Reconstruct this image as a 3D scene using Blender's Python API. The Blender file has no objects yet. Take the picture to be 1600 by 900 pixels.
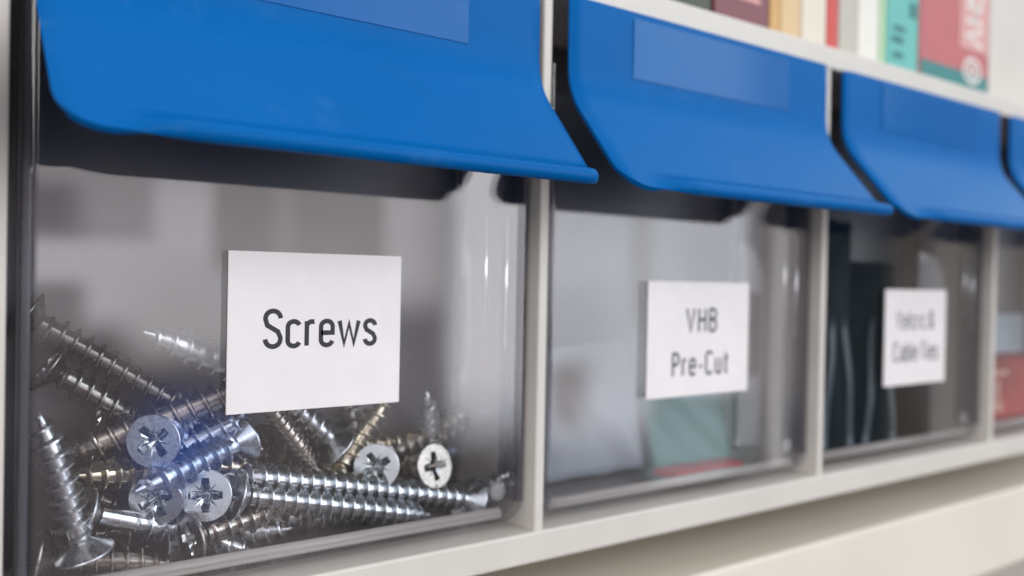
import bpy, bmesh, math, random
from mathutils import Vector, Matrix
random.seed(7)
S = bpy.context.scene
COL = S.collection
# ---------------------------------------------------------------- camera
YAW, PITCH, ROLL = math.radians(37.1268), math.radians(-0.5175), math.radians(1.0997)
CP = Vector((-0.02021, -0.14878, 0.0))
FPX = 1400.0
fw = Vector((math.sin(YAW)*math.cos(PITCH), math.cos(YAW)*math.cos(PITCH), math.sin(PITCH)))
r0 = Vector((math.cos(YAW), -math.sin(YAW), 0)); u0 = r0.cross(fw)
rt = r0*math.cos(ROLL) + u0*math.sin(ROLL)
up = -r0*math.sin(ROLL) + u0*math.cos(ROLL)
cam_d = bpy.data.cameras.new('camera'); cam = bpy.data.objects.new('camera', cam_d); COL.objects.link(cam)
m = Matrix((rt, up, -fw)).transposed().to_4x4(); m.translation = CP
cam.matrix_world = m
cam_d.sensor_width = 36; cam_d.lens = 36*FPX/1600; cam_d.clip_start = .005; cam_d.clip_end = 50
cam_d.dof.use_dof = True; cam_d.dof.focus_distance = .158; cam_d.dof.aperture_fstop = 10.2
S.camera = cam
def ray(px, py):
    return (rt*(px-800)/FPX - up*(py-450)/FPX + fw)
def at(px, py, y):
    "world point seen at a pixel of the 1600x900 photograph, at depth y"
    d = ray(px, py); t = (y-CP.y)/d.y
    return CP + d*t
# ---------------------------------------------------------------- render
S.render.engine = 'CYCLES'
cy = S.cycles
cy.use_denoising = True; cy.max_bounces = 16; cy.transparent_max_bounces = 40
cy.transmission_bounces = 12; cy.glossy_bounces = 8; cy.diffuse_bounces = 5
cy.sample_clamp_indirect = 12; cy.caustics_reflective = True; cy.blur_glossy = .3
S.view_settings.view_transform = 'Standard'; S.view_settings.look = 'None'
S.view_settings.exposure = 0; S.view_settings.gamma = 1

# ---------------------------------------------------------------- node helpers
class NT:
    def __init__(s, tree): s.t = tree; s.n = tree.nodes; s.l = tree.links; s.n.clear()
    def new(s, typ, **k):
        n = s.n.new(typ)
        for a, v in k.items(): setattr(n, a, v)
        return n
    def put(s, sock, v):
        if isinstance(v, bpy.types.NodeSocket): s.l.new(v, sock)
        elif v is not None: sock.default_value = v
    def math(s, op, a, b=None, c=None, clamp=False):
        n = s.new('ShaderNodeMath', operation=op); n.use_clamp = clamp
        s.put(n.inputs[0], a)
        if b is not None: s.put(n.inputs[1], b)
        if c is not None: s.put(n.inputs[2], c)
        return n.outputs[0]
    def step(s, v, a, b):
        n = s.new('ShaderNodeMapRange', interpolation_type='SMOOTHSTEP')
        s.put(n.inputs['Value'], v); s.put(n.inputs['From Min'], a); s.put(n.inputs['From Max'], b)
        return n.outputs[0]
    def mix(s, f, a, b, mode='MIX'):
        n = s.new('ShaderNodeMix', data_type='RGBA', blend_type=mode)
        s.put(n.inputs[0], f); s.put(n.inputs[6], a); s.put(n.inputs[7], b)
        return n.outputs[2]
    def noise(s, scale, detail=3, coord=None, rough=.5):
        if coord is None: coord = s.new('ShaderNodeTexCoord').outputs['Object']
        n = s.new('ShaderNodeTexNoise'); s.put(n.inputs['Vector'], coord)
        n.inputs['Scale'].default_value = scale; n.inputs['Detail'].default_value = detail
        n.inputs['Roughness'].default_value = rough
        return n.outputs['Fac']

# ---------------------------------------------------------------- world: the bright room in front of the cabinet
wd = bpy.data.worlds.new('World'); S.world = wd; wd.use_nodes = True
N = NT(wd.node_tree)
g = N.new('ShaderNodeTexCoord').outputs['Generated']
sp = N.new('ShaderNodeSeparateXYZ'); N.l.new(g, sp.inputs[0])
az = N.math('MULTIPLY', N.math('ARCTAN2', sp.outputs[0], N.math('MULTIPLY', sp.outputs[1], -1.0)), 57.2958)
el = N.math('MULTIPLY', N.math('ARCSINE', sp.outputs[2]), 57.2958)
def box(a0, a1, e0, e1, sa=2., se=2.):
    f = N.math('MULTIPLY', N.step(az, a0-sa, a0+sa), N.math('SUBTRACT', 1.0, N.step(az, a1-sa, a1+sa)))
    h = N.math('MULTIPLY', N.step(el, e0-se, e0+se), N.math('SUBTRACT', 1.0, N.step(el, e1-se, e1+se)))
    return N.math('MULTIPLY', f, h)
# floor to wall to ceiling
base = N.mix(N.step(el, -60, -16), (.06, .055, .05, 1), (.20, .185, .18, 1))
base = N.mix(N.step(el, -12, -3), base, (.42, .40, .41, 1))
base = N.mix(N.step(el, 15, 60), base, (.95, .93, .90, 1))
WIN = .9
ROOM = [  # az0, az1, el0, el1, soft az, soft el, colour
    (-80, -40, -6, 42, 2, 2, (1.6, 1.65, 1.75)),        # bright area added at left to light divider sides and screws
    (2, 35, 7, 34, 3, 2, (2.6, 2.6, 2.8)),             # window straight ahead, upper half
    (2, 34, -7, 7, 3, 2, (3.5, 3.35, 3.45)),           # its bright sill and wall
    (4, 15.3, 1.9, 6.4, .5, .25, (2.1, 1.95, 2.0)),
    (4, 26, -30, -5.0, 1.5, 1.2, (.62, .55, .57)),
    (4, 14.0, -30, -3.2, 1.2, .9, (.55, .48, .50)),
    (15.0, 19.2, -13.0, -8.2, 2.0, 2.2, (.12, .42, 1.9)),    # added blue patch, no known source, tints the reflection over the screws
    (7, 11.3, 2.0, 5.0, .9, .5, (.9, .8, .85)),
    (7, 11.6, -3.8, -.6, .6, .4, (1.1, 1.0, 1.0)),
    (24, 35, 9, 34, 3, 2, (4.3, 4.6, 4.9)),
    (18.6, 29, .2, 8, .5, .8, (1.8, 1.66, 1.63)),
    (22.2, 23.4, -.5, 8, .5, .8, (2.3, 2.1, 2.0)),
    (27.2, 33, -10, -1.6, .9, 1.2, (.95, .9, .95)),
    (33.2, 52, -9.5, 30, .5, 1.5, (3.9, 4.0, 4.3)),    # second window
    (33.8, 38.8, -7, 8, .5, 1, (5.2, 5.1, 5.3)),
    (44.6, 46.0, -3, 8, .5, 1, (3.0, 3.05, 3.1)),
    (39.5, 42, -9.5, -5.2, .8, .6, (1.7, 1.45, 1.35)),
    (46, 51.5, -12.5, -6.8, .5, .4, (1.3, 1.65, 1.7)),
    (35, 52, 9, 32, 1, 1.5, (4.3, 5.2, 5.6)),
    (68, 118, 14, 56, 4, 5, (1.5, 1.9, 2.0)),          # bright patch added at right, lightens the sloping flaps
    (51, 52.6, -12.5, -6.4, .4, .4, (.4, .55, .52)),
    (51.9, 55.6, -7, 34, .5, 1.5, (1.1, 1.0, 1.0)),    # window frame
    (53.4, 54.2, -12, 5, .3, 1, (2.6, 2.5, 2.5)),
    (55.6, 60.2, -30, 10, .4, 1.5, (.07, .10, .12)),   # dark cupboard
    (55.6, 60.2, 10, 30, .4, 1.5, (2.6, 3.4, 3.6)),
    (59.2, 61, 10, 30, .4, 1.5, (.3, .3, .3)),
    (60.2, 62.4, -10, 8, .4, 1.5, (.26, .22, .19)),
    (62.4, 64.0, -10, 30, .4, 1.5, (.62, .56, .5)),
    (64.0, 75, -30, 30, .4, 1.5, (.40, .36, .33)),
]
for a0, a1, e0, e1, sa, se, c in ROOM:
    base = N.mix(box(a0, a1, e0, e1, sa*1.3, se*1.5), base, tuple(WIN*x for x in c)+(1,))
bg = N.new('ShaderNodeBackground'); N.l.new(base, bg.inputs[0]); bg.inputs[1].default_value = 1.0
wo = N.new('ShaderNodeOutputWorld'); N.l.new(bg.outputs[0], wo.inputs[0])

# ---------------------------------------------------------------- lamp: added soft fill from high on the left front
def area(name, loc, target, sx, sy, power, col):
    ld = bpy.data.lights.new(name, 'AREA'); ld.shape = 'RECTANGLE'; ld.size = sx; ld.size_y = sy
    ld.energy = power; ld.color = col
    o = bpy.data.objects.new(name, ld); COL.objects.link(o); o.location = loc
    o.rotation_euler = (Vector(target)-Vector(loc)).to_track_quat('-Z', 'Y').to_euler()
    return o
area('left_fill', (-.9, -1.5, .6), (.12, 0, 0), .7, .9, 8.6, (1, .965, .92))

# ---------------------------------------------------------------- materials
def mat(name): 
    m = bpy.data.materials.new(name); m.use_nodes = True; return m, NT(m.node_tree)
def principled(name, col, rough=.4, metal=0, spec=.5, nscale=0, namt=0, bump=0, bscale=0, rvar=0, coat=0, bdist=.0001):
    m, T = mat(name)
    p = T.new('ShaderNodeBsdfPrincipled'); o = T.new('ShaderNodeOutputMaterial'); T.l.new(p.outputs[0], o.inputs[0])
    c = (*col, 1)
    p.inputs['Base Color'].default_value = c; p.inputs['Roughness'].default_value = rough
    p.inputs['Metallic'].default_value = metal; p.inputs['Specular IOR Level'].default_value = spec
    if coat: p.inputs['Coat Weight'].default_value = coat; p.inputs['Coat Roughness'].default_value = .05
    if nscale:
        f = T.noise(nscale, 4)
        f2 = T.step(f, .3, .7)
        T.l.new(T.mix(f2, tuple(x*(1-namt) for x in col)+(1,), tuple(min(1, x*(1+namt)) for x in col)+(1,)), p.inputs['Base Color'])
        if rvar: T.l.new(T.math('MULTIPLY_ADD', f2, rvar, rough-rvar/2), p.inputs['Roughness'])
    if bump:
        b = T.new('ShaderNodeBump'); b.inputs['Strength'].default_value = bump; b.inputs['Distance'].default_value = bdist
        T.l.new(T.noise(bscale, 3), b.inputs['Height']); T.l.new(b.outputs[0], p.inputs['Normal'])
    return m
def thin_clear(name, tint=(.97, .97, .98), r0=.05, rough=0.0, gtint=(1, 1, 1), dust=False):
    "one surface of clear moulded plastic: Schlick reflection over straight-through light"
    m, T = mat(name)
    lw = T.new('ShaderNodeLayerWeight'); lw.inputs[0].default_value = .5
    f5 = T.math('POWER', lw.outputs['Facing'], 5.0)
    fr = T.math('MULTIPLY_ADD', f5, 1-r0, r0)
    tr = T.new('ShaderNodeBsdfTransparent'); tr.inputs[0].default_value = (*tint, 1)
    gl = T.new('ShaderNodeBsdfGlossy'); gl.inputs['Roughness'].default_value = rough; gl.inputs[0].default_value = (*gtint, 1)
    mx = T.new('ShaderNodeMixShader'); T.l.new(fr, mx.inputs[0]); T.l.new(tr.outputs[0], mx.inputs[1]); T.l.new(gl.outputs[0], mx.inputs[2])
    b = T.new('ShaderNodeBump'); b.inputs['Strength'].default_value = .25; b.inputs['Distance'].default_value = .00005
    T.l.new(T.noise(45, 2), b.inputs['Height']); T.l.new(b.outputs[0], gl.inputs['Normal'])
    o = T.new('ShaderNodeOutputMaterial')
    if dust:
        T.l.new(T.math('MULTIPLY', T.step(T.noise(38, 4, rough=.6), .5, .75), .02), gl.inputs['Roughness'])
        sp_ = T.step(T.noise(2300, 1), .795, .83)            # settled dust specks
        co = T.new('ShaderNodeTexCoord').outputs['Object']
        mp = T.new('ShaderNodeMapping'); mp.inputs['Scale'].default_value = (1, 1, .04); mp.inputs['Rotation'].default_value = (0, .25, 0)
        T.l.new(co, mp.inputs['Vector'])
        sc_ = T.math('MULTIPLY', T.step(T.noise(1500, 1, mp.outputs[0]), .79, .81), T.step(T.noise(90, 2), .58, .64))   # hairline scuffs
        df = T.new('ShaderNodeBsdfDiffuse'); df.inputs[0].default_value = (.6, .58, .56, 1)
        m2 = T.new('ShaderNodeMixShader'); T.l.new(T.math('MULTIPLY', T.math('MAXIMUM', sp_, sc_), .5), m2.inputs[0])
        T.l.new(mx.outputs[0], m2.inputs[1]); T.l.new(df.outputs[0], m2.inputs[2]); mx = m2
    T.l.new(mx.outputs[0], o.inputs[0])
    return m
M = {}
M['white'] = principled('white_plastic', (.65, .61, .56), .42, nscale=60, namt=.03, bump=.15, bscale=900)
M['shelf'] = principled('shelf_board', (.76, .70, .61), .5, nscale=12, namt=.04, bump=.1, bscale=500)
M['inner'] = principled('cabinet_back', (.105, .095, .095), .5)
M['wall'] = principled('wall_paint', (.5, .46, .40), .7, nscale=20, namt=.05)
M['blue'] = principled('blue_plastic', (.0, .112, .375), .34, spec=.06, nscale=30, namt=.04, bump=.22, bscale=2500, bdist=.00003, rvar=.06)
M['blue_gloss'] = principled('blue_gloss', (.0, .112, .375), .12, spec=.16)
M['clear'] = thin_clear('clear_plastic', dust=True)
M['clear_back'] = thin_clear('clear_plastic_back', (.9, .9, .91), .04, rough=.45)
M['clear_side'] = thin_clear('clear_plastic_side', (.86, .86, .88), .06)
M['paper'] = principled('label_paper', (.84, .795, .80), .38, nscale=150, namt=.02, bump=.1, bscale=700)
M['ink'] = principled('label_ink', (.012, .012, .02), .5)
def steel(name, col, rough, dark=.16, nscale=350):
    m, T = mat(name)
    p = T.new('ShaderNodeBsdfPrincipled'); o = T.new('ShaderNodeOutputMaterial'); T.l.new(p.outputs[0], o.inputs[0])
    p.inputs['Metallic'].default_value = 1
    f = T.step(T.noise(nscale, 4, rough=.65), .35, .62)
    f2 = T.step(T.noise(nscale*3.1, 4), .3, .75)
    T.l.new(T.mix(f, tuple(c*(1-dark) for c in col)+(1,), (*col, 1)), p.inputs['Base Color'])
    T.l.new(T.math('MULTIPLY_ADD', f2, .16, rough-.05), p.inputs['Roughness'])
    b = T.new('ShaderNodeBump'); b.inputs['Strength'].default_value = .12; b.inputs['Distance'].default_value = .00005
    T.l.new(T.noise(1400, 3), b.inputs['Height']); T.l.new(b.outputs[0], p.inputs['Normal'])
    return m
M['zinc'] = steel('zinc_steel', (.64, .665, .69), .27)
M['zinc_blue'] = steel('blue_zinc_steel', (.58, .64, .76), .28)
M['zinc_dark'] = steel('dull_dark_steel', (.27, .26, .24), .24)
M['zinc_warm'] = steel('warm_steel', (.50, .46, .42), .27)
M['brass'] = steel('yellow_zinc_steel', (.60, .54, .42), .25)
M['pale'] = steel('pale_zinc_steel', (.74, .76, .78), .32)
M['recess'] = steel('recess_steel', (.42, .46, .47), .22)
M['glint'] = steel('glint_steel', (.80, .83, .84), .1)  # bright glint of the recess edges, put into the colour

# ---------------------------------------------------------------- object helpers
def link(name, me, material, parent=None, smooth=True):
    o = bpy.data.objects.new(name, me); COL.objects.link(o)
    for x in (material if isinstance(material, (list, tuple)) else [material]): me.materials.append(x)
    if smooth:
        for p in me.polygons: p.use_smooth = True
    if parent: o.parent = parent
    return o
def thing(name, label, cat, loc=(0, 0, 0), group=None):
    o = bpy.data.objects.new(name, None); COL.objects.link(o); o.location = loc; o.empty_display_size = .01
    return tag(o, label, cat, group)
def tag(o, label, cat, group=None, kind=None):
    o['label'] = label; o['category'] = cat
    if group: o['group'] = group
    if kind: o['kind'] = kind
    return o
def boxm(name, lo, hi, material, parent=None, bevel=.0006, seg=3, origin=None):
    "bevelled box between two world corners; parent location is subtracted"
    bm = bmesh.new()
    off = parent.location if parent else Vector((0, 0, 0))
    r = bmesh.ops.create_cube(bm, size=1)
    for v in bm.verts:
        v.co = Vector([lo[i]+(v.co[i]+.5)*(hi[i]-lo[i]) for i in range(3)])-off
    if bevel: bmesh.ops.bevel(bm, geom=list(bm.edges), offset=bevel, segments=seg, affect='EDGES', profile=.5)
    me = bpy.data.meshes.new(name); bm.to_mesh(me); bm.free()
    o = link(name, me, material, parent, smooth=False)
    return o
def from_py(name, verts, faces, material, parent=None, smooth=True):
    me = bpy.data.meshes.new(name); me.from_pydata([tuple(v) for v in verts], [], faces); me.update()
    return link(name, me, material, parent, smooth)

# ---------------------------------------------------------------- layout (metres, camera height = 0)
W = .1025
ZT, ZB = -.05377, -.06051            # bottom rail
ZC, ZD = .06150, .06773              # top rail
ZE = -.07270                         # lower shelf top edge
DEEP = .0300
# ---------------------------------------------------------------- setting
sh = boxm('shelf', (-.35, .0, ZE-.028), (1.1, .3, ZE), M['shelf'], bevel=.0012); sh['kind'] = 'structure'
wl = boxm('wall', (-.6, .12, -.6), (1.4, .14, .6), M['wall'], bevel=0); wl['kind'] = 'structure'

# ---------------------------------------------------------------- the cabinet frame
fr = thing('storage_cabinet', 'long white plastic cabinet holding a row of clear bins, books standing on it', 'storage cabinet', (0, 0, ZB))
XL, XR = -W-.0025, 4*W+.0025
boxm('bottom_rail', (XL-.004, 0, ZB), (XR+.01, .06, ZT), M['white'], fr)
boxm('top_rail', (XL-.004, 0, ZC), (XR+.01, .06, ZD), M['white'], fr)
for k in range(-1, 5):
    x = k*W
    boxm('divider', (x-.0025, .0004, ZT-.0004), (x, .058, ZC+.0004), M['white'], fr, bevel=.0005)
boxm('back_panel', (XL, DEEP+.003, ZT-.0002), (XR, DEEP+.006, ZC+.0002), M['inner'], fr, bevel=0)

# ---------------------------------------------------------------- clear tub
TX0, TX1 = .0024, W-.0028            # tub sides, from the divider's right face
TYF = .0032
TZB, TZT = None, .048
TZB = at(740, 828, TYF).z
def outline(inset, rad=.0052, n=7):
    x0, x1, z0 = TX0+inset, TX1-inset, TZB+inset; r = max(rad-inset, .0008)
    P = [(x0, TZT)]
    for i in range(n): 
        a = math.pi+(math.pi/2)*i/(n-1); P.append((x0+r+r*math.cos(a), z0+r+r*math.sin(a)))
    for i in range(n):
        a = 1.5*math.pi+(math.pi/2)*i/(n-1); P.append((x1-r+r*math.cos(a), z0+r+r*math.sin(a)))
    P.append((x1, TZT))
    return P
def tub_shell(inset, fil, back):
    verts, faces = [], []; rings = []
    secs = []
    nf = 5
    for i in range(nf):
        a = (math.pi/2)*i/(nf-1)
        secs.append((TYF+inset+fil*(1-math.sin(a)), inset+fil*(1-math.cos(a))))   # from a=0 (y deep) ..
    # order: front cap ring first
    secs = [(TYF+inset+fil*(1-math.cos((math.pi/2)*i/(nf-1))), inset+fil*(1-math.sin((math.pi/2)*i/(nf-1)))) for i in range(nf)]
    secs.append((back, inset))
    for y, ins in secs:
        P = outline(ins); rings.append(list(range(len(verts), len(verts)+len(P)))); verts += [(px, y, pz) for px, pz in P]
    for a, b in zip(rings, rings[1:]):
        for i in range(len(a)-1): faces.append((a[i], a[i+1], b[i+1], b[i]))
    side = len(faces)
    faces.append(tuple(reversed(rings[0])))
    faces.append(tuple(rings[-1]))      # last face: the back
    return verts, faces, side
def make_tub(parent, off):
    bmv, bmf, mi = [], [], []
    for ins, fil, back in ((0, .0016, DEEP), (.0014, .0009, DEEP-.0012)):
        v, f, side = tub_shell(ins, fil, back)
        b = len(bmv); bmv += [(x+off[0], y+off[1], z+off[2]) for x, y, z in v]
        for k, ff in enumerate(f):
            bmf.append(tuple(i+b for i in ff)); mi.append(0 if k == side else 2 if k == side+1 else 1)
    o = from_py('tub', bmv, bmf, [M['clear'], M['clear_side'], M['clear_back']], parent)
    for p, i in zip(o.data.polygons, mi):
        p.material_index = i
        if i == 0 or len(p.vertices) > 4: p.use_smooth = False
    return o

for k_ in ('blue', 'blue_gloss'):      # fine dust and faint rub marks on the lids
    T = NT.__new__(NT); T.t = M[k_].node_tree; T.n = T.t.nodes; T.l = T.t.links
    p = next(n for n in T.n if n.type == 'BSDF_PRINCIPLED')
    src = p.inputs['Base Color'].links[0].from_socket if p.inputs['Base Color'].links else None
    sp_ = T.step(T.noise(1900, 1), .80, .83)
    rub = T.math('MULTIPLY', T.step(T.noise(55, 5, rough=.7), .55, .8), .10)
    f = T.math('MAXIMUM', T.math('MULTIPLY', sp_, .45), rub)
    col_ = T.mix(f, src if src else tuple(p.inputs['Base Color'].default_value), (.25, .40, .55, 1))
    T.l.new(col_, p.inputs['Base Color'])
def mixed_clear(name, col, amt, rough):
    m, T = mat(name)
    tr = T.new('ShaderNodeBsdfTransparent'); p = T.new('ShaderNodeBsdfPrincipled')
    p.inputs['Base Color'].default_value = (*col, 1); p.inputs['Roughness'].default_value = rough
    mx = T.new('ShaderNodeMixShader'); mx.inputs[0].default_value = amt
    T.l.new(tr.outputs[0], mx.inputs[1]); T.l.new(p.outputs[0], mx.inputs[2])
    o = T.new('ShaderNodeOutputMaterial'); T.l.new(mx.outputs[0], o.inputs[0]); return m
M['rim'] = mixed_clear('lit_rim', (.62, .57, .54), .62, .22)  # pale light bent through the bottom lip, put into the colour
M['stud'] = mixed_clear('milky_clear_stud', (.6, .6, .62), .35, .08)
M['glint_bar'] = thin_clear('clear_glint_bar', (.95, .95, .97), .8)  # near-mirror bars added to make the vertical glints
M['edge'] = mixed_clear('edge_on_dark', (.16, .15, .18), .55, .12)  # edge-on darkness of the clear walls, put into added dark strips
M['corner'] = mixed_clear('corner_dark', (.10, .085, .11), .6, .2)  # dark line of the back corner, put into an added strip
def half_round(name, axis, lo, hi, y, r0_, r1_, mt, parent, other):
    "a rounded bar along x or z, bulging towards the front"
    vs, fs = [], []; n = 12
    off_ = bins_loc(parent)
    for e in (lo, hi):
        for i in range(n+1):
            a = math.pi*i/n
            yy = y-r0_*math.sin(a)+r0_; ww = other+r1_*math.cos(a)
            vs.append((Vector((e, yy, ww)) if axis == 'x' else Vector((ww, yy, e)))-off_)
    for i in range(n): fs.append((i, i+1, n+2+i, n+1+i))
    fs.append(tuple(range(n+1))[::-1]); fs.append(tuple(range(n+1, 2*n+2))); fs.append((0, n+1, 2*n+1, n))
    return from_py(name, vs, fs, mt, parent)
def bins_loc(o):
    l = Vector((0, 0, 0))
    while o: l += o.location; o = o.parent
    return l
def tub_extras(b, tb, x0):
    half_round('bottom_rim', 'x', x0+.0058, x0+TX1-.0052, TYF+.0017, .0013, .0013, M['rim'], tb, TZB+.00175)
    for x, za, zb_ in ((.0893, -.0105, .0135), (.0947, -.0145, .0135)):
        half_round('added_glint_bar', 'z', za, zb_, TYF+.0016, .0003, .0003, M['glint_bar'], tb, x0+x)
    for xa in (x0+TX0+.0001, x0+TX1-.00135):
        boxm_at('edge_dark_strip', (xa, TYF+.0010, TZB+.004), (xa+.0012, TYF+.0085, .047), M['edge'], tb)
    boxm_at('corner_dark_strip', (x0+TX1-.0022, DEEP-.0024, TZB+.0015), (x0+TX1-.0014, DEEP-.0015, .046), M['corner'], tb)
    bm = bmesh.new(); bmesh.ops.create_uvsphere(bm, u_segments=20, v_segments=12, radius=.0021)
    l = bins_loc(tb)
    for v in bm.verts: v.co = Vector((x0+.0952+v.co.x, TYF+.0042+v.co.y*.45, TZB+.0060+v.co.z))-l
    me = bpy.data.meshes.new('moulded_stud'); bm.to_mesh(me); bm.free(); link('moulded_stud', me, M['stud'], tb)
def boxm_at(name, lo, hi, mt, parent):
    l = bins_loc(parent)
    vs = [Vector((x, y, z))-l for x in (lo[0], hi[0]) for y in (lo[1], hi[1]) for z in (lo[2], hi[2])]
    return from_py(name, vs, [(0, 1, 3, 2), (4, 6, 7, 5), (0, 4, 5, 1), (2, 3, 7, 6), (0, 2, 6, 4), (1, 5, 7, 3)], mt, parent, smooth=False)

# ---------------------------------------------------------------- blue flap
FX0, FX1 = .0026, W-.0055
def flap_profile():
    "(y, z) down the flap: upright part, soft bend, slope, then (added apart) the grip lip"
    P = []
    top = Vector((-.0028, ZC-.0004)); bend = Vector((-.0030, .0408)); tip = Vector((-.0213, .0193))
    P += [top, top.lerp(bend, .5)]
    a = bend+(top-bend).normalized()*.006; c = bend+(tip-bend).normalized()*.006
    for i in range(9):
        t = i/8; P.append(a*(1-t)**2+bend*2*t*(1-t)+c*t*t)
    for i in range(1, 25): P.append(c.lerp(tip, i/24))
    return P
LIP = .0058
def lip_point(P, L, sv, n=24):
    "the grip lip: the slope turning forward until it is level"
    tip = P[-1]; d = (P[-1]-P[-2]).normalized()
    p = tip-d*LIP; a0 = math.atan2(d.y, d.x); a0 = a0 if a0 > 0 else a0+2*math.pi
    a1 = math.pi+math.radians(4); w = (sv-(L-LIP))/LIP
    y, z = p.x, p.y
    n = 40; tot = .0107
    for i in range(n):
        u = w*(i+.5)/n
        if u < .34: a = a0+(math.pi+.22-a0)*sm01(u/.34)
        elif u < .60: a = math.pi+.22
        else: a = math.pi+.22+(math.pi*.88)*(u-.60)/.40
        y += math.cos(a)*w*tot/n; z += math.sin(a)*w*tot/n
    return y, z
def make_flap(parent, off, material=None, grow=0, shrink=None):
    P = flap_profile()
    s = [0]
    for a, b in zip(P, P[1:]): s.append(s[-1]+(b-a).length)
    L = s[-1]; R = .0066; nx = 80
    slope = (P[-1]-P[-2]).normalized()
    outn = Vector((slope.y, -slope.x))
    if outn.x > 0: outn = -outn            # points forward and up
    rows = []
    svals = s[:]
    # denser towards the corner
    verts, faces = [], []
    lipn = 6
    svals = [v for v in svals if v < L-LIP-1e-5]+[L-LIP+LIP*i/30 for i in range(31)]
    total = [('p', min(v, L-1e-9)) for v in svals]
    for kind, sv in total:
        d = max(0, sv-(L-R))
        ins = R-math.sqrt(max(0, R*R-d*d))
        ins += .004*(max(0, sv-.022)/(L-.022))*0
        # position on profile
        i = max(k for k in range(len(s)) if s[k] <= sv+1e-12); i = min(i, len(P)-2)
        q = P[i].lerp(P[i+1], (sv-s[i])/(s[i+1]-s[i]))
        rows.append((sv, ins, q))
    ring = []
    for sv, ins, q in rows:
        x0, x1 = FX0+ins, FX1-ins*.45
        row = []
        for j in range(nx+1):
            u = j/nx; x = x0+(x1-x0)*u
            dl = x-FX0; dr = FX1-x
            f = smooth(dl, .006, .019)*smooth(dr, -.001, .004)     # lip flare across the width
            yy, zz = q.x, q.y
            if sv > L-LIP:
                g_ = lip_point(P, L, sv); yy += (g_[0]-yy)*f; zz += (g_[1]-zz)*f
            # slight crown of the moulded edges
            e = min(sm01(dl/.0022), sm01(dr/.0022))
            yy += .0010*(1-e)
            row.append(len(verts)); verts.append((x+off[0], yy+off[1], zz+off[2]))
        ring.append(row)
    for a, b in zip(ring, ring[1:]):
        for j in range(nx): faces.append((a[j], b[j], b[j+1], a[j+1]))
    o = from_py('flap', verts, faces, material or M['blue'], parent)
    md = o.modifiers.new('thick', 'SOLIDIFY'); md.thickness = .0011; md.offset = -1
    bv = o.modifiers.new('round', 'BEVEL'); bv.width = .0005; bv.segments = 3; bv.limit_method = 'ANGLE'; bv.angle_limit = math.radians(50)
    return o
def sm01(t): t = max(0, min(1, t)); return t*t*(3-2*t)
def smooth(v, a, b): return sm01((v-a)/(b-a))

# ---------------------------------------------------------------- stroke lettering
def arc(cx, cz, rx, rz, a0, a1, n=12):
    return [(cx+rx*math.cos(math.radians(a0+(a1-a0)*i/n)), cz+rz*math.sin(math.radians(a0+(a1-a0)*i/n))) for i in range(n+1)]
XH = .70
def g_c(w, h, c=.20): 
    r = w/2
    return [arc(r, h-r, r, r, 20, 180)+arc(r, r, r, r, 180, 340)]
G = {  # width, strokes (cap height 1, x-height .7; coordinates are stroke centre lines)
 'S': (.40, [arc(.2, .79, .2, .21, 0, 190, 14)+[(.05, .60), (.33, .42)]+arc(.2, .21, .2, .21, 30, -180, 14)]),
 'c': (.32, g_c(.32, XH)),
 'C': (.40, g_c(.40, 1.0)),
 'r': (.20, [[(0, 0), (0, XH)], [(0, .50)]+arc(.14, .54, .14, .15, 165, 75, 5)+[(.21, .69)]]),
 'e': (.33, [[(0, .36), (.33, .36)]+arc(.165, .535, .165, .165, 0, 180)+arc(.165, .165, .165, .165, 180, 345)]),
 'w': (.56, [[(0, XH), (.14, .03), (.28, .62), (.42, .03), (.56, XH)]]),
 's': (.30, [arc(.15, .555, .15, .145, 0, 190)+[(.04, .43), (.24, .30)]+arc(.15, .15, .15, .15, 30, -180)]),
 'V': (.44, [[(0, 1), (.22, .02), (.44, 1)]]),
 'H': (.38, [[(0, 0), (0, 1)], [(.38, 0), (.38, 1)], [(0, .52), (.38, .52)]]),
 'B': (.36, [[(0, 0), (0, 1)], [(0, .98)]+arc(.18, .76, .18, .22, 90, -90)+[(0, .54)], [(0, .52)]+arc(.18, .27, .2, .25, 90, -90)+[(0, .02)]]),
 'P': (.36, [[(0, 0), (0, 1)], [(0, .98)]+arc(.17, .73, .2, .25, 90, -90)+[(0, .48)]]),
 '-': (.20, [[(0, .36), (.2, .36)]]),
 'u': (.32, [[(0, XH)]+arc(.16, .16, .16, .16, 180, 350)+[(.32, .2)], [(.32, XH), (.32, 0)]]),
 't': (.22, [[(.08, .92)]+arc(.2, .12, .12, .12, 180, 270), [(0, XH-.02), (.24, XH-.02)]]),
 'l': (.03, [[(0, 1), (0, 0)]]),
 'i': (.03, [[(0, XH), (0, 0)], [(0, .98), (0, .87)]]),
 'o': (.32, [arc(.16, XH-.16, .16, .16, 0, 180)+arc(.16, .16, .16, .16, 180, 360)]),
 'a': (.31, [arc(.155, .55, .15, .15, 165, 0)+[(.31, 0)], [(.31, .40)]+arc(.15, .2, .15, .19, 90, 270)+[(.31, .10)]]),
 'b': (.32, [[(0, 1), (0, 0)], [(0, .5)]+arc(.16, .54, .16, .16, 180, 0)+arc(.16, .16, .16, .16, 0, -180)]),
 'T': (.38, [[(0, .97), (.38, .97)], [(.19, .97), (.19, 0)]]),
 '&': (.44, [[(.44, 0), (.10, .66)]+arc(.2, .82, .13, .17, 200, -20)+[(.08, .42)]+arc(.18, .22, .18, .22, 150, 300)+[(.42, .42)]]),
}
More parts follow.
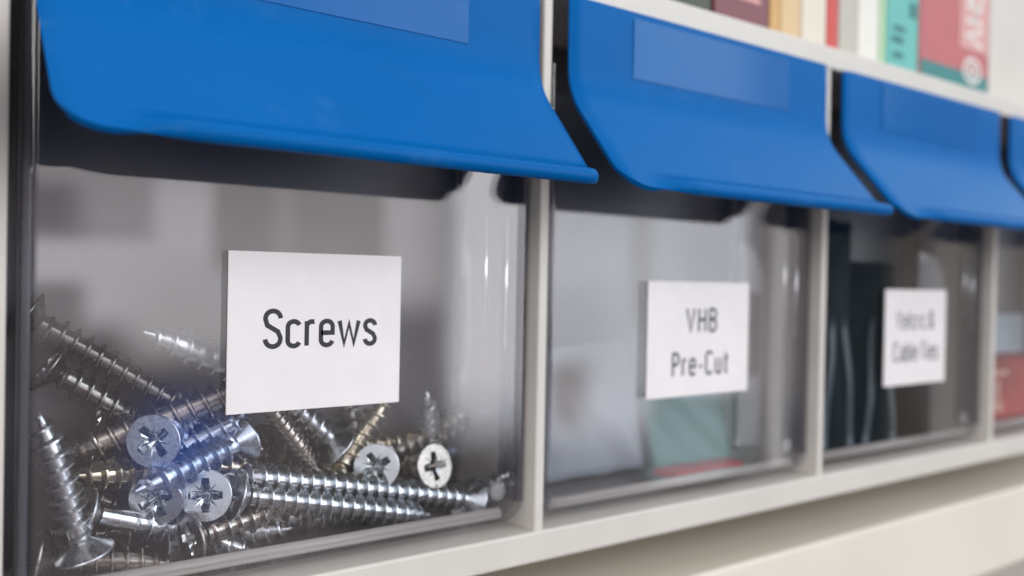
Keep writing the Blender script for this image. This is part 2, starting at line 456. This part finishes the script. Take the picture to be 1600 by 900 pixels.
def ribbon(pts, w, z, verts, faces, fx):
    n = len(pts)
    # drop repeated points
    q = [pts[0]]
    for p in pts[1:]:
        if math.hypot(p[0]-q[-1][0], p[1]-q[-1][1]) > 1e-4: q.append(p)
    closed = math.hypot(pts[0][0]-pts[-1][0], pts[0][1]-pts[-1][1]) < 1e-3
    n = len(q); base = len(verts)
    for i in range(n):
        a = Vector(q[max(0, i-1)]); b = Vector(q[min(n-1, i+1)]); p = Vector(q[i])
        if closed and i in (0, n-1): a, b = Vector(q[-2]), Vector(q[1])
        d1 = (p-a).normalized() if (p-a).length > 0 else (b-p).normalized()
        d2 = (b-p).normalized() if (b-p).length > 0 else d1
        t = (d1+d2); t = t.normalized() if t.length > 1e-6 else d1
        nn = Vector((-t.y, t.x)); k = 1/max(.5, nn.dot(Vector((-d1.y, d1.x))))
        for sgn in (1, -1):
            r = p+nn*sgn*w/2*k; verts.append(fx(r.x, r.y, z))
    for i in range(n-1):
        b = base+2*i; faces.append((b, b+1, b+3, b+2))
def lettering(text, x0, x1, zbase, cap, yface, parent, sw=.135, gap=.16):
    "stroke lettering on a sticker: fitted between world x0 and x1, on baseline zbase"
    off = parent.location
    cur = 0; spans = []
    for ch in text:
        if ch == ' ': cur += .22; continue
        spans.append((ch, cur)); cur += G[ch][0]+gap+sw*.3
    total = cur-gap-sw*.3+sw
    sx = (x1-x0)/total
    verts, faces = [], []; k = 0
    for ch, c0 in spans:
        for st in G[ch][1]:
            k += 1
            # keep the stroke about equally wide in both directions
            pts = [(((p[0]+c0)+sw/2)*sx/cap, (p[1]*(1-sw)+sw/2)) for p in st]
            ribbon(pts, sw, k, verts, faces, lambda a, b, z: (x0+a*cap-off[0], yface-.000012-z*.000002-off[1], zbase+b*cap-off[2]))
    me = bpy.data.meshes.new('lettering'); me.from_pydata(verts, [], faces); me.update()
    return link('lettering', me, M['ink'], None, smooth=False)

# ---------------------------------------------------------------- bins
BL = {0: 'clear bin with blue flap at the far left, mostly outside the picture',
      1: 'clear bin full of loose screws with the Screws sticker and a blue flap',
      2: 'clear bin with the VHB Pre-Cut sticker and a glossy blue flap',
      3: 'clear bin holding black straps with the Velcro & Cable Ties sticker',
      4: 'clear bin holding a red packet, at the right edge of the picture'}
bins = {}
for k in range(5):
    x0 = (k-1)*W
    b = thing('storage_bin', BL[k], 'storage bin', (x0, 0, TZB), 'clear bins with blue flaps in the white cabinet')
    off = (0, 0, -TZB)
    tb = make_tub(b, off); tub_extras(b, tb, x0); fl = make_flap(b, off)
    # glossy name plate moulded into the upright part of the flap
    zt, zb = .0597, .0457
    p0, p1 = (.0205, .0785)
    v = []
    bm = bmesh.new(); bmesh.ops.create_cube(bm, size=1)
    for q in bm.verts: q.co = Vector((p0+(q.co.x+.5)*(p1-p0), -.00314+(q.co.y+.5)*.0011, zb+(q.co.z+.5)*(zt-zb)-TZB))
    bmesh.ops.bevel(bm, geom=list(bm.edges), offset=.0003, segments=2, affect='EDGES')
    me = bpy.data.meshes.new('name_plate'); bm.to_mesh(me); bm.free()
    link('name_plate', me, M['blue_gloss'], fl, smooth=False)
    bins[k] = b
YL = TYF-.00025
def sticker(k, tl, br, lines):
    b = bins[k]
    a = at(*tl, YL); c = at(*br, YL)
    lab = boxm('sticker', (a.x, YL-.0001, c.z), (c.x, TYF-.00003, a.z), M['paper'], b, bevel=.00006, seg=1)
    for text, xa, xb, ytop, ybase in lines:
        p = at(xa, ybase, YL); q = at(xb, ybase, YL); t = at(xa, ytop, YL)
        tx = lettering(text, p.x, q.x, p.z, t.z-p.z, YL-.0001, b, sw=.122 if len(lines) == 1 else .115, gap=.16 if len(lines) == 1 else .24)
        tx.parent = lab
    return lab
sticker(1, (357, 391), (623, 628), [('Screws', 410, 588, 482, 546)])
sticker(2, (1013, 439), (1167, 610), [('VHB', 1071, 1119, 480, 521), ('Pre-Cut', 1049, 1137, 550, 590)])
sticker(3, (1384, 452), (1475, 595), [('Velcro &', 1400, 1458, 485, 516), ('Cable Ties', 1395, 1464, 535, 567)])

# ---------------------------------------------------------------- screws
HR = .0047; CR = .00172; TR = .00285; PITCH_T = .0024
def cross_outline():
    "polar outline of a Pozidriv recess with its four star ticks: (angle, radius, is_tick)"
    pts = []
    hw, al = .19, .65
    for q in range(4):
        a = q*90
        for (x, y) in ((al, -hw*.72), (al, hw*.72), (hw*1.35, hw*1.05)):
            pts.append((math.degrees(math.atan2(y, x))+a, math.hypot(x, y)))
        pts.append((a+45, .70 if q % 2 else .62))
        x, y = hw*1.05, hw*1.35
        pts.append((math.degrees(math.atan2(y, x))+a, math.hypot(x, y)))
    pts.sort(key=lambda p: p[0] % 360)
    return [(p[0] % 360, p[1]) for p in pts]
CO = cross_outline()
def screw_head(conelen=.0031, hr=HR):
    verts, faces, mi = [], [], []
    # circle resampled at the outline's angles plus extras
    outl = []
    for i in range(len(CO)):
        a0, r_0 = CO[i]; a1, r_1 = CO[(i+1) % len(CO)]; a1 = a1 if a1 > a0 else a1+360
        x0, y0 = r_0*math.cos(math.radians(a0)), r_0*math.sin(math.radians(a0))
        x1, y1 = r_1*math.cos(math.radians(a1)), r_1*math.sin(math.radians(a1))
        n = 3 if a1-a0 > 14 else 1
        for k in range(n):
            t = k/n; x, y = x0+(x1-x0)*t, y0+(y1-y0)*t
            outl.append((x, y))
    n = len(outl)
    def addring(f):
        s_ = len(verts)
        for x, y in outl: verts.append(f(x, y))
        return list(range(s_, s_+n))
    def circ(rad, z):
        return lambda x, y: (rad*x/math.hypot(x, y), rad*y/math.hypot(x, y), z)
    def lim(m_, sc, z):
        def f(x, y):
            r = math.hypot(x, y); a = math.degrees(math.atan2(y, x)) % 90
            if 22 < a < 68: r = min(r, m_)
            k = r/math.hypot(x, y)*sc
            return (x*k*hr, y*k*hr, z)
        return f
    rings = [(addring(circ(.00135, -conelen)), 0), (addring(circ(.0019, -conelen+.0007)), 0), (addring(circ(hr*.97, -.00055)), 0), (addring(circ(hr, -.0004)), 0), (addring(circ(hr, -.00010)), 0),
             (addring(circ(hr*.975, 0)), 0), (addring(lim(9, 1.0, 0)), 1), (addring(lim(.235, .94, -.0006)), 3), (addring(lim(.2, .62, -.0018)), 2), (addring(lim(.12, .25, -.0023)), 2)]
    for (a, _), (b, k) in zip(rings, rings[1:]):
        for i in range(n):
            j = (i+1) % n; faces.append((a[i], a[j], b[j], b[i])); mi.append(1 if k == 2 else 2 if k == 3 else 0)
    c = len(verts); verts.append((0, 0, -.0024)); last = rings[-1][0]
    for i in range(n): faces.append((last[i], last[(i+1) % n], c)); mi.append(1)
    return verts, faces, mi
def shank_mesh(L, conelen=.0031, plain=.0, tr=TR, cr=CR, pitch=PITCH_T):
    if tr < .0024: cr = .00155; pitch = .0015
    if tr < .0024: pass
    elif tr != TR: cr = .0021; pitch = .0027
    "helical thread from the head's cone down to the point"
    verts, faces = [], []; N_ = 20
    prof = [(0., 0), (.30, 0), (.44, 1), (.56, 1), (.70, 0)]
    z0 = -conelen+.0002; zend = -L; tipl = .0065
    turns = int((L-conelen)/pitch)+2
    def rad(z, crest):
        d = z-zend                      # distance to tip
        t = max(0., min(1., d/tipl))
        core = cr*(t**.8); top = core+(tr-cr)*min(1, t*1.6+.12)
        if plain and z > z0-plain: top = core
        run = min(1, max(0, (z0-plain-z)/pitch*1.2)); top = core+(top-core)*run
        return max(.00006, core+(top-core)*crest)
    rows = []
    for k in range(turns):
        for ph, cr_ in prof:
            rows.append((k+ph, cr_))
    idx = []
    for ph, c in rows:
        row = []
        for i in range(N_+1):
            zz = z0-(ph+i/N_-1)*pitch
            zc = min(z0, max(zend, zz)); a = 2*math.pi*i/N_
            r = rad(zc, c if zend < zz < z0 else 0)
            if zz <= zend: r = .00004
            row.append(len(verts)); verts.append((r*math.cos(-a), r*math.sin(-a), zc))
        idx.append(row)
    for a, b in zip(idx, idx[1:]):
        if all(verts[i][2] <= zend for i in a): break
        for i in range(N_): faces.append((a[i], b[i], b[i+1], a[i+1]))
    return verts, faces
hv, hf, hmi = screw_head()
HEADS = {}
def make_screw(Hp, Tp, mkey, label, roll=None, plain=.0, tr=TR, name='screw'):
    Hp, Tp = Vector(Hp), Vector(Tp)
    L = (Tp-Hp).length
    o = thing(name, label, 'screw', Hp, 'loose screws in the first bin')
    z = (Hp-Tp).normalized(); q = z.to_track_quat('Z', 'Y')
    o.rotation_mode = 'QUATERNION'
    from mathutils import Quaternion
    o.rotation_quaternion = q @ Quaternion((0, 0, 1), roll if roll is not None else random.uniform(0, 6.28))
    if mkey not in HEADS:
        me = bpy.data.meshes.new('head'); me.from_pydata(hv, [], hf); me.update()
        me.materials.append(M[mkey]); me.materials.append(M['recess'] if mkey in ('zinc', 'zinc_blue', 'pale') else M['zinc_dark']); me.materials.append(M['glint'])
        for p, i in zip(me.polygons, hmi): p.material_index = i; p.use_smooth = False
        HEADS[mkey] = me
        # smooth only the cone
        for p in me.polygons:
            if p.index < 4*len(hf)//10+2 and p.material_index == 0 and p.normal.z < .5: p.use_smooth = True
    h = bpy.data.objects.new('head', HEADS[mkey]); COL.objects.link(h); h.parent = o
    v, f = shank_mesh(L, plain=plain, tr=tr)
    sk = from_py('threaded_shank', v, f, M[mkey], o); sk.data.set_sharp_from_angle(angle=math.radians(32))
    return o
D = lambda mm: TYF+.0014+mm/1000
def scr(h, dh, t, dt, mkey, label, **k):
    return make_screw(at(*h, D(dh)), at(*t, D(dt)), mkey, label, **k)
scr((133, 866), 6.5, (60, 642), 5, 'zinc', 'silver screw standing on its head in the bottom left corner, point up')
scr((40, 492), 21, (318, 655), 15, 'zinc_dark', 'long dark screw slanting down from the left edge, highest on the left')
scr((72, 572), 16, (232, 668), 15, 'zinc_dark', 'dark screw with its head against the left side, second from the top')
scr((452, 606), 9, (224, 517), 7, 'pale', 'pale screw pointing up left from behind the Screws sticker', tr=.00315)
scr((400, 600), 10, (88, 716), 15, 'zinc_warm', 'thick warm grey screw lying under the round blue tinted head', tr=.0033)
scr((239, 690), 5.5, (330, 640), 29, 'zinc_blue', 'blue tinted screw showing its round cross head above the crossing screw', roll=.7)
scr((225, 725), 13, (405, 640), 12, 'zinc_blue', 'blue tinted screw with open threads between two crossing screws')
scr((380, 688), 12, (205, 770), 2.5, 'zinc_blue', 'light screw crossing in front, pointing down left with its head behind', tr=.0031)
scr((243, 783), 9, (300, 700), 29, 'zinc', 'screw whose half hidden cross head sits beneath the crossing point', roll=.4)
scr((321, 774), 5.5, (395, 735), 29, 'zinc', 'silver screw facing out with the largest clear cross head, bottom centre left', roll=.05)
scr((366, 772), 6, (672, 806), 5, 'zinc', 'long silver screw along the bottom, pointing right from beside the clear cross head', roll=.1)
scr((742, 780), 7.5, (352, 740), 8, 'zinc', 'longest silver screw across the pile, cone head at its right end')
scr((297, 842), 6, (500, 772), 11, 'zinc_warm', 'screw with tilted dull head at the bottom front, shank rising right', roll=.2)
scr((262, 812), 17, (394, 862), 5, 'zinc', 'short pointed screw end poking out under the tilted dull head')
scr((270, 838), 17, (458, 826), 7, 'zinc', 'silver screw pointing right at the bottom behind the tilted head')
scr((60, 870), 12, (270, 881), 7, 'zinc_warm', 'screw lying lowest on the floor of the bin behind the upright cone head')
scr((128, 800), 10, (300, 832), 12, 'zinc', 'screw running right from beside the upright screw, smooth neck at left', plain=.006)
scr((300, 738), 16, (112, 743), 9, 'brass', 'yellowish screw pointing left just under the thick warm screw')
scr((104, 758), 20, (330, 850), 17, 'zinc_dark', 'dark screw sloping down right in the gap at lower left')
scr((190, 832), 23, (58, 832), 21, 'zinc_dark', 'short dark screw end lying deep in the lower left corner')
scr((385, 590), 9, (498, 738), 8, 'zinc_warm', 'bronze toned fine screw slanting down right below the sticker', tr=.0021)
scr((528, 697), 11, (400, 585), 11, 'zinc', 'grey blue screw behind the sticker with its cone head below it')
scr((560, 705), 24, (530, 590), 24, 'zinc_dark', 'small dark screw standing upright deep behind the sticker')
scr((520, 742), 13, (612, 612), 12, 'brass', 'brassy screw rising from the pile to the sticker lower right corner')
scr((588, 729), 8, (625, 700), 30, 'pale', 'bright round cross head facing out, right of the sticker, half behind the longest screw', roll=.55)
scr((500, 705), 20, (658, 688), 18, 'brass', 'yellowish screw lying level behind the bright round head')
scr((672, 722), 22, (666, 612), 14, 'pale', 'thin bright screw pointing straight up above the oval head')
scr((680, 728), 7, (600, 735), 24, 'zinc_warm', 'warm toned screw whose oval cross head faces left beside the right side', roll=.05)
scr((575, 728), 16, (738, 643), 22, 'zinc_warm', 'thick blurred screw pointing up right near the back corner', tr=.0033)
scr((640, 722), 22, (720, 704), 24, 'zinc_blue', 'tiny bluish screw point behind the oval head')
scr((722, 792), 14, (797, 737), 2.2, 'zinc', 'screw pointing up right against the right side of the bin')
scr((414, 700), 15, (520, 665), 29, 'zinc_dark', 'dark screw with a bright rimmed head facing out, between the crossing head and bronze screw')
scr((300, 725), 13, (560, 752), 13, 'brass', 'dull yellow screw lying just above the longest silver screw')
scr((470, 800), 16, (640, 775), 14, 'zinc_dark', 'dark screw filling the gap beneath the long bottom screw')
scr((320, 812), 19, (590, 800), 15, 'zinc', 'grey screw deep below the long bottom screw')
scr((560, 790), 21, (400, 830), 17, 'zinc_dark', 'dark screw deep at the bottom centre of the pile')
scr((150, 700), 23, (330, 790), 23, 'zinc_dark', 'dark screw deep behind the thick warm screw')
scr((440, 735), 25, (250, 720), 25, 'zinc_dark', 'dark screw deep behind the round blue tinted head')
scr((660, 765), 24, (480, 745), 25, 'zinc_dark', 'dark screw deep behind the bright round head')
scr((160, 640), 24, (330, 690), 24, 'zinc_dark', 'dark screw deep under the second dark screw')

# ---------------------------------------------------------------- contents of the other bins
M['sachet'] = principled('pale_packet', (.42, .50, .56), .35, nscale=40, namt=.1)
M['teal'] = mixed_clear('teal_film', (.12, .24, .23), .42, .4)
M['film'] = mixed_clear('pale_film', (.5, .56, .62), .30, .3)
M['redtape'] = principled('red_liner', (.55, .03, .05), .4)
M['black'] = principled('black_strap', (.009, .012, .015), .7, spec=.15, nscale=80, namt=.5)
M['black2'] = principled('grey_cable_tie', (.05, .07, .085), .3)
M['red'] = principled('red_packet', (.36, .04, .04), .55, nscale=50, namt=.3)
M['redpale'] = principled('pale_print', (.6, .35, .28), .5)
def slab(name, label, cat, lo, hi, mt, group=None, bev=.0008):
    o = boxm(name, lo, hi, mt, None, bevel=bev)
    return tag(o, label, cat, group)
zf = TZB+.0016
X2 = W
def wavy_sheet(name, x0, x1, y0, y1, z0, z1, mt, amp=.0012, th=.0012, seed=0, parent=None):
    rnd = random.Random(seed); ph = [rnd.uniform(0, 6) for _ in range(4)]
    n, mm = 18, 14; vs, fs = [], []
    for j in range(mm+1):
        for i in range(n+1):
            u, v = i/n, j/mm
            y = y0+(y1-y0)*v+amp*(math.sin(u*7+ph[0])*math.sin(v*4+ph[1])+.5*math.sin(u*15+v*9+ph[2]))
            vs.append((x0+(x1-x0)*u, y, z0+(z1-z0)*v+.0008*math.sin(u*5+ph[3])*v))
    for j in range(mm):
        for i in range(n): a = j*(n+1)+i; fs.append((a, a+1, a+n+2, a+n+1))
    o = from_py(name, vs, fs, mt, parent)
    md = o.modifiers.new('thick', 'SOLIDIFY'); md.thickness = th
    return o
o = wavy_sheet('packet', X2+.012, X2+.050, .020, .0265, zf+.001, zf+.034, M['film'], seed=3); tag(o, 'hazy pale plastic packet leaning at the back of the VHB bin', 'packet')
o = wavy_sheet('film_sheet', X2+.052, X2+.083, .016, .024, zf+.001, zf+.020, M['teal'], amp=.0006, seed=5); tag(o, 'translucent teal film standing in the right half of the VHB bin', 'film sheet')
for i in range(2):
    o = slab('tape_strip', ['lower', 'upper'][i]+' red strip of the tape stack on the floor of the VHB bin', 'tape strip',
         (X2+.050+.0012*i, .0085+.0008*i, zf+.0007*i), (X2+.078+.0008*i, .0165+.0004*i, zf+.0007*i+.0006), M['redtape'], 'red tape strips stacked in the VHB bin', bev=.0001)
# rolled black straps and cable ties
def roll(name, label, cx, cyy, z0, z1, R, turns, mt, th=.0012, lean=0):
    vs, fs = [], []; n = int(turns*28)
    for i in range(n+1):
        a = 2*math.pi*i/28; r = R*(.25+.75*i/n)*(1+.03*math.sin(a*3))
        for z in (z0, z1): vs.append((cx+r*math.cos(a)+lean*(z-z0), cyy+r*math.sin(a), z+.0006*math.sin(a*1.3)))
    for i in range(n): fs.append((2*i, 2*i+2, 2*i+3, 2*i+1))
    o = from_py(name, vs, fs, mt); md = o.modifiers.new('thick', 'SOLIDIFY'); md.thickness = th
    return tag(o, label, 'strap roll', 'rolled black straps in the third bin')
X3 = 2*W
roll('strap_roll', 'tall black strap roll at the left of the Velcro bin', X3+.0190, .0178, zf+.0005, .020, .0112, 4, M['black'])
roll('strap_roll', 'black strap roll behind the Velcro sticker', X3+.0430, .0175, zf+.0005, zf+.058, .0118, 4, M['black'])
roll('strap_roll', 'low black strap roll at the right of the Velcro bin', X3+.0670, .0175, zf+.0005, zf+.040, .0118, 4, M['black'])
def tube(name, pts, r, mt, n=8):
    vs, fs = [], []
    for i, p in enumerate(pts):
        a = pts[max(0, i-1)]; b = pts[min(len(pts)-1, i+1)]; d = (Vector(b)-Vector(a)).normalized()
        s1 = d.cross(Vector((0, 1, .1))).normalized(); s2 = d.cross(s1)
        for k in range(n):
            q = Vector(p)+r*(s1*math.cos(6.2832*k/n)*1.8+s2*math.sin(6.2832*k/n)*.5); vs.append(q)
    for i in range(len(pts)-1):
        for k in range(n): fs.append((i*n+k, i*n+(k+1) % n, (i+1)*n+(k+1) % n, (i+1)*n+k))
    fs.append(tuple(range(n))); fs.append(tuple(range((len(pts)-1)*n, len(pts)*n))[::-1])
    return from_py(name, vs, fs, mt)
for i, (xa, xb, lab) in enumerate([(.010, .013, 'leftmost'), (.024, .019, 'second'), (.032, .035, 'third'), (.047, .041, 'rightmost')]):
    pts = [(X3+xa+(xb-xa)*t/10, .0066-.0001*i+.0005*math.sin(t*.7+i), zf+.001+.040*t/10) for t in range(11)]
    tag(tube('cable_tie', pts, .0010, M['black2']), lab+' grey cable tie standing at the front of the Velcro bin', 'cable tie', 'cable ties in the third bin')
X4 = 3*W
rp = thing('red_packet', 'red packet with pale print in the last bin', 'packet', (X4+.03, .02, zf))
boxm('packet_body', (X4+.006, .011, zf), (X4+.07, .026, zf+.024), M['red'], rp, bevel=.0015)
pv = []
for (a, b_, c, d) in ((.020, .004, .030, .007), (.024, .007, .027, .016), (.012, .0175, .034, .0195)):
    boxm('printed_mark', (X4+a, .0106, zf+b_), (X4+c, .0109, zf+d), M['redpale'], rp, bevel=0)
tag(boxm('packet', (X4+.004, .027, zf), (X4+.085, .031, zf+.040), M['sachet'], None), 'pale grey packet behind the red packet in the last bin', 'packet')

# ---------------------------------------------------------------- books on top
def bmat(n, c, r=.5, ns=30, na=.06): return principled(n, c, r, nscale=ns, namt=na)
YB = .014
BOOKS = [  # px0, px1, colour, height, label
 (1040, 1112, (.05, .06, .04), .19, 'dark green book at the left end of the row on the cabinet'),
 (1116, 1202, (.20, .055, .07), .21, 'dark red book, left of the orange book'),
 (1203, 1220, (.62, .36, .13), .20, 'thin orange book between the dark red and the cream book'),
 (1220, 1252, (.68, .48, .26), .20, 'pale orange book beside the thin orange one'),
 (1253, 1292, (.72, .66, .56), .22, 'cream book left of the thin bright red book'),
 (1293, 1310, (.60, .06, .05), .21, 'thin bright red book'),
 (1311, 1340, (.50, .47, .41), .20, 'greyish beige book right of the thin bright red book'),
 (1341, 1374, (.78, .76, .70), .22, 'white book left of the pale green one'),
 (1375, 1385, (.45, .66, .42), .21, 'very thin pale green book'),
 (1386, 1436, (.12, .46, .42), .23, 'teal book with dark marks near its foot'),
 (1437, 1546, (.50, .12, .13), .24, 'red book with white lettering and a teal foot, last of the row'),
]
M['pages'] = bmat('book_pages', (.7, .66, .58), .8, 400, .1)
M['tealdark'] = bmat('dark_teal_print', (.02, .16, .16))
M['whiteprint'] = bmat('white_print', (.75, .70, .66))
M['tealfoot'] = bmat('teal_foot', (.02, .20, .20))
M['pinkprint'] = bmat('pink_print', (.66, .33, .31))
for i, (a, b_, c, h, lab) in enumerate(BOOKS):
    xa, xb = at(a, 60, YB).x, at(b_, 60, YB).x-.0004
    bk = thing('book', lab, 'book', ((xa+xb)/2, YB, ZD), 'books standing on the cabinet')
    mt = bmat('book_cover_%d' % i, c)
    th = min(.002, (xb-xa)*.2)
    boxm('spine', (xa, YB, ZD), (xb, YB+th, ZD+h), mt, bk, bevel=.0005)
    for q in (xa, xb-th): boxm('cover', (q, YB+th, ZD), (q+th, YB+.14, ZD+h), mt, bk, bevel=.0003)
    boxm('pages', (xa+th, YB+th, ZD+.002), (xb-th, YB+.137, ZD+h-.003), M['pages'], bk, bevel=0)
    if i == 1:
        boxm('printed_band', (xa+(xb-xa)*.18, YB-.0002, ZD+.012), (xa+(xb-xa)*.82, YB-.00005, ZD+.0135), M['pinkprint'], bk, bevel=0)
    if i == 9:
        for (u0, u1, z0, z1) in ((.15, .5, .014, .0162), (.2, .55, .018, .0198), (.7, .92, .024, .029), (.7, .9, .032, .037), (.72, .92, .040, .044), (.2, .5, .009, .011)):
            boxm('printed_mark', (xa+(xb-xa)*u0, YB-.0002, ZD+z0), (xa+(xb-xa)*u1, YB-.00005, ZD+z1), M['tealdark'], bk, bevel=0)
    if i == 10:
        w_ = xb-xa
        boxm('printed_panel', (xa+w_*.55, YB-.0002, ZD+.020), (xb-.0008, YB-.00005, ZD+h-.002), M['pinkprint'], bk, bevel=0)
        boxm('printed_panel', (xa+.0008, YB-.0002, ZD+.0006), (xb-.0008, YB-.00005, ZD+.0115), M['tealfoot'], bk, bevel=0)
        for j in range(7):
            z0 = ZD+.022+j*.0078
            vs, fs = [], []
            for st in G['VHSCHeS'[j]][1]:
                ribbon([(p[0], p[1]) for p in st], .16, j, vs, fs, lambda a_, b2, z: (xa+w_*.64+b2*w_*.24-bk.location.x, YB-.0003-bk.location.y, z0+(.44-a_)*.0135-bk.location.z))
            from_py('lettering', vs, fs, M['whiteprint'], bk, smooth=False)
        vs, fs = [], []
        ribbon(arc(0, 0, 1, 1, 0, 360, 20), .35, 0, vs, fs, lambda a_, b2, z: (xa+w_*.74+a_*w_*.12-bk.location.x, YB-.0003-bk.location.y, .0125+b2*.0042))
        ribbon(arc(0, 0, .35, .45, 0, 360, 12), .3, 0, vs, fs, lambda a_, b2, z: (xa+w_*.74+a_*w_*.12-bk.location.x, YB-.0003-bk.location.y, .0125+b2*.0042))
        from_py('emblem', vs, fs, M['whiteprint'], bk, smooth=False)
xw = at(1546, 60, YB).x
up_ = boxm('upright_panel', (xw+.0005, YB, ZD+.0002), (xw+.06, .16, ZD+.40), M['white'], None)
tag(up_, 'white upright side panel closing the row of books', 'side panel')
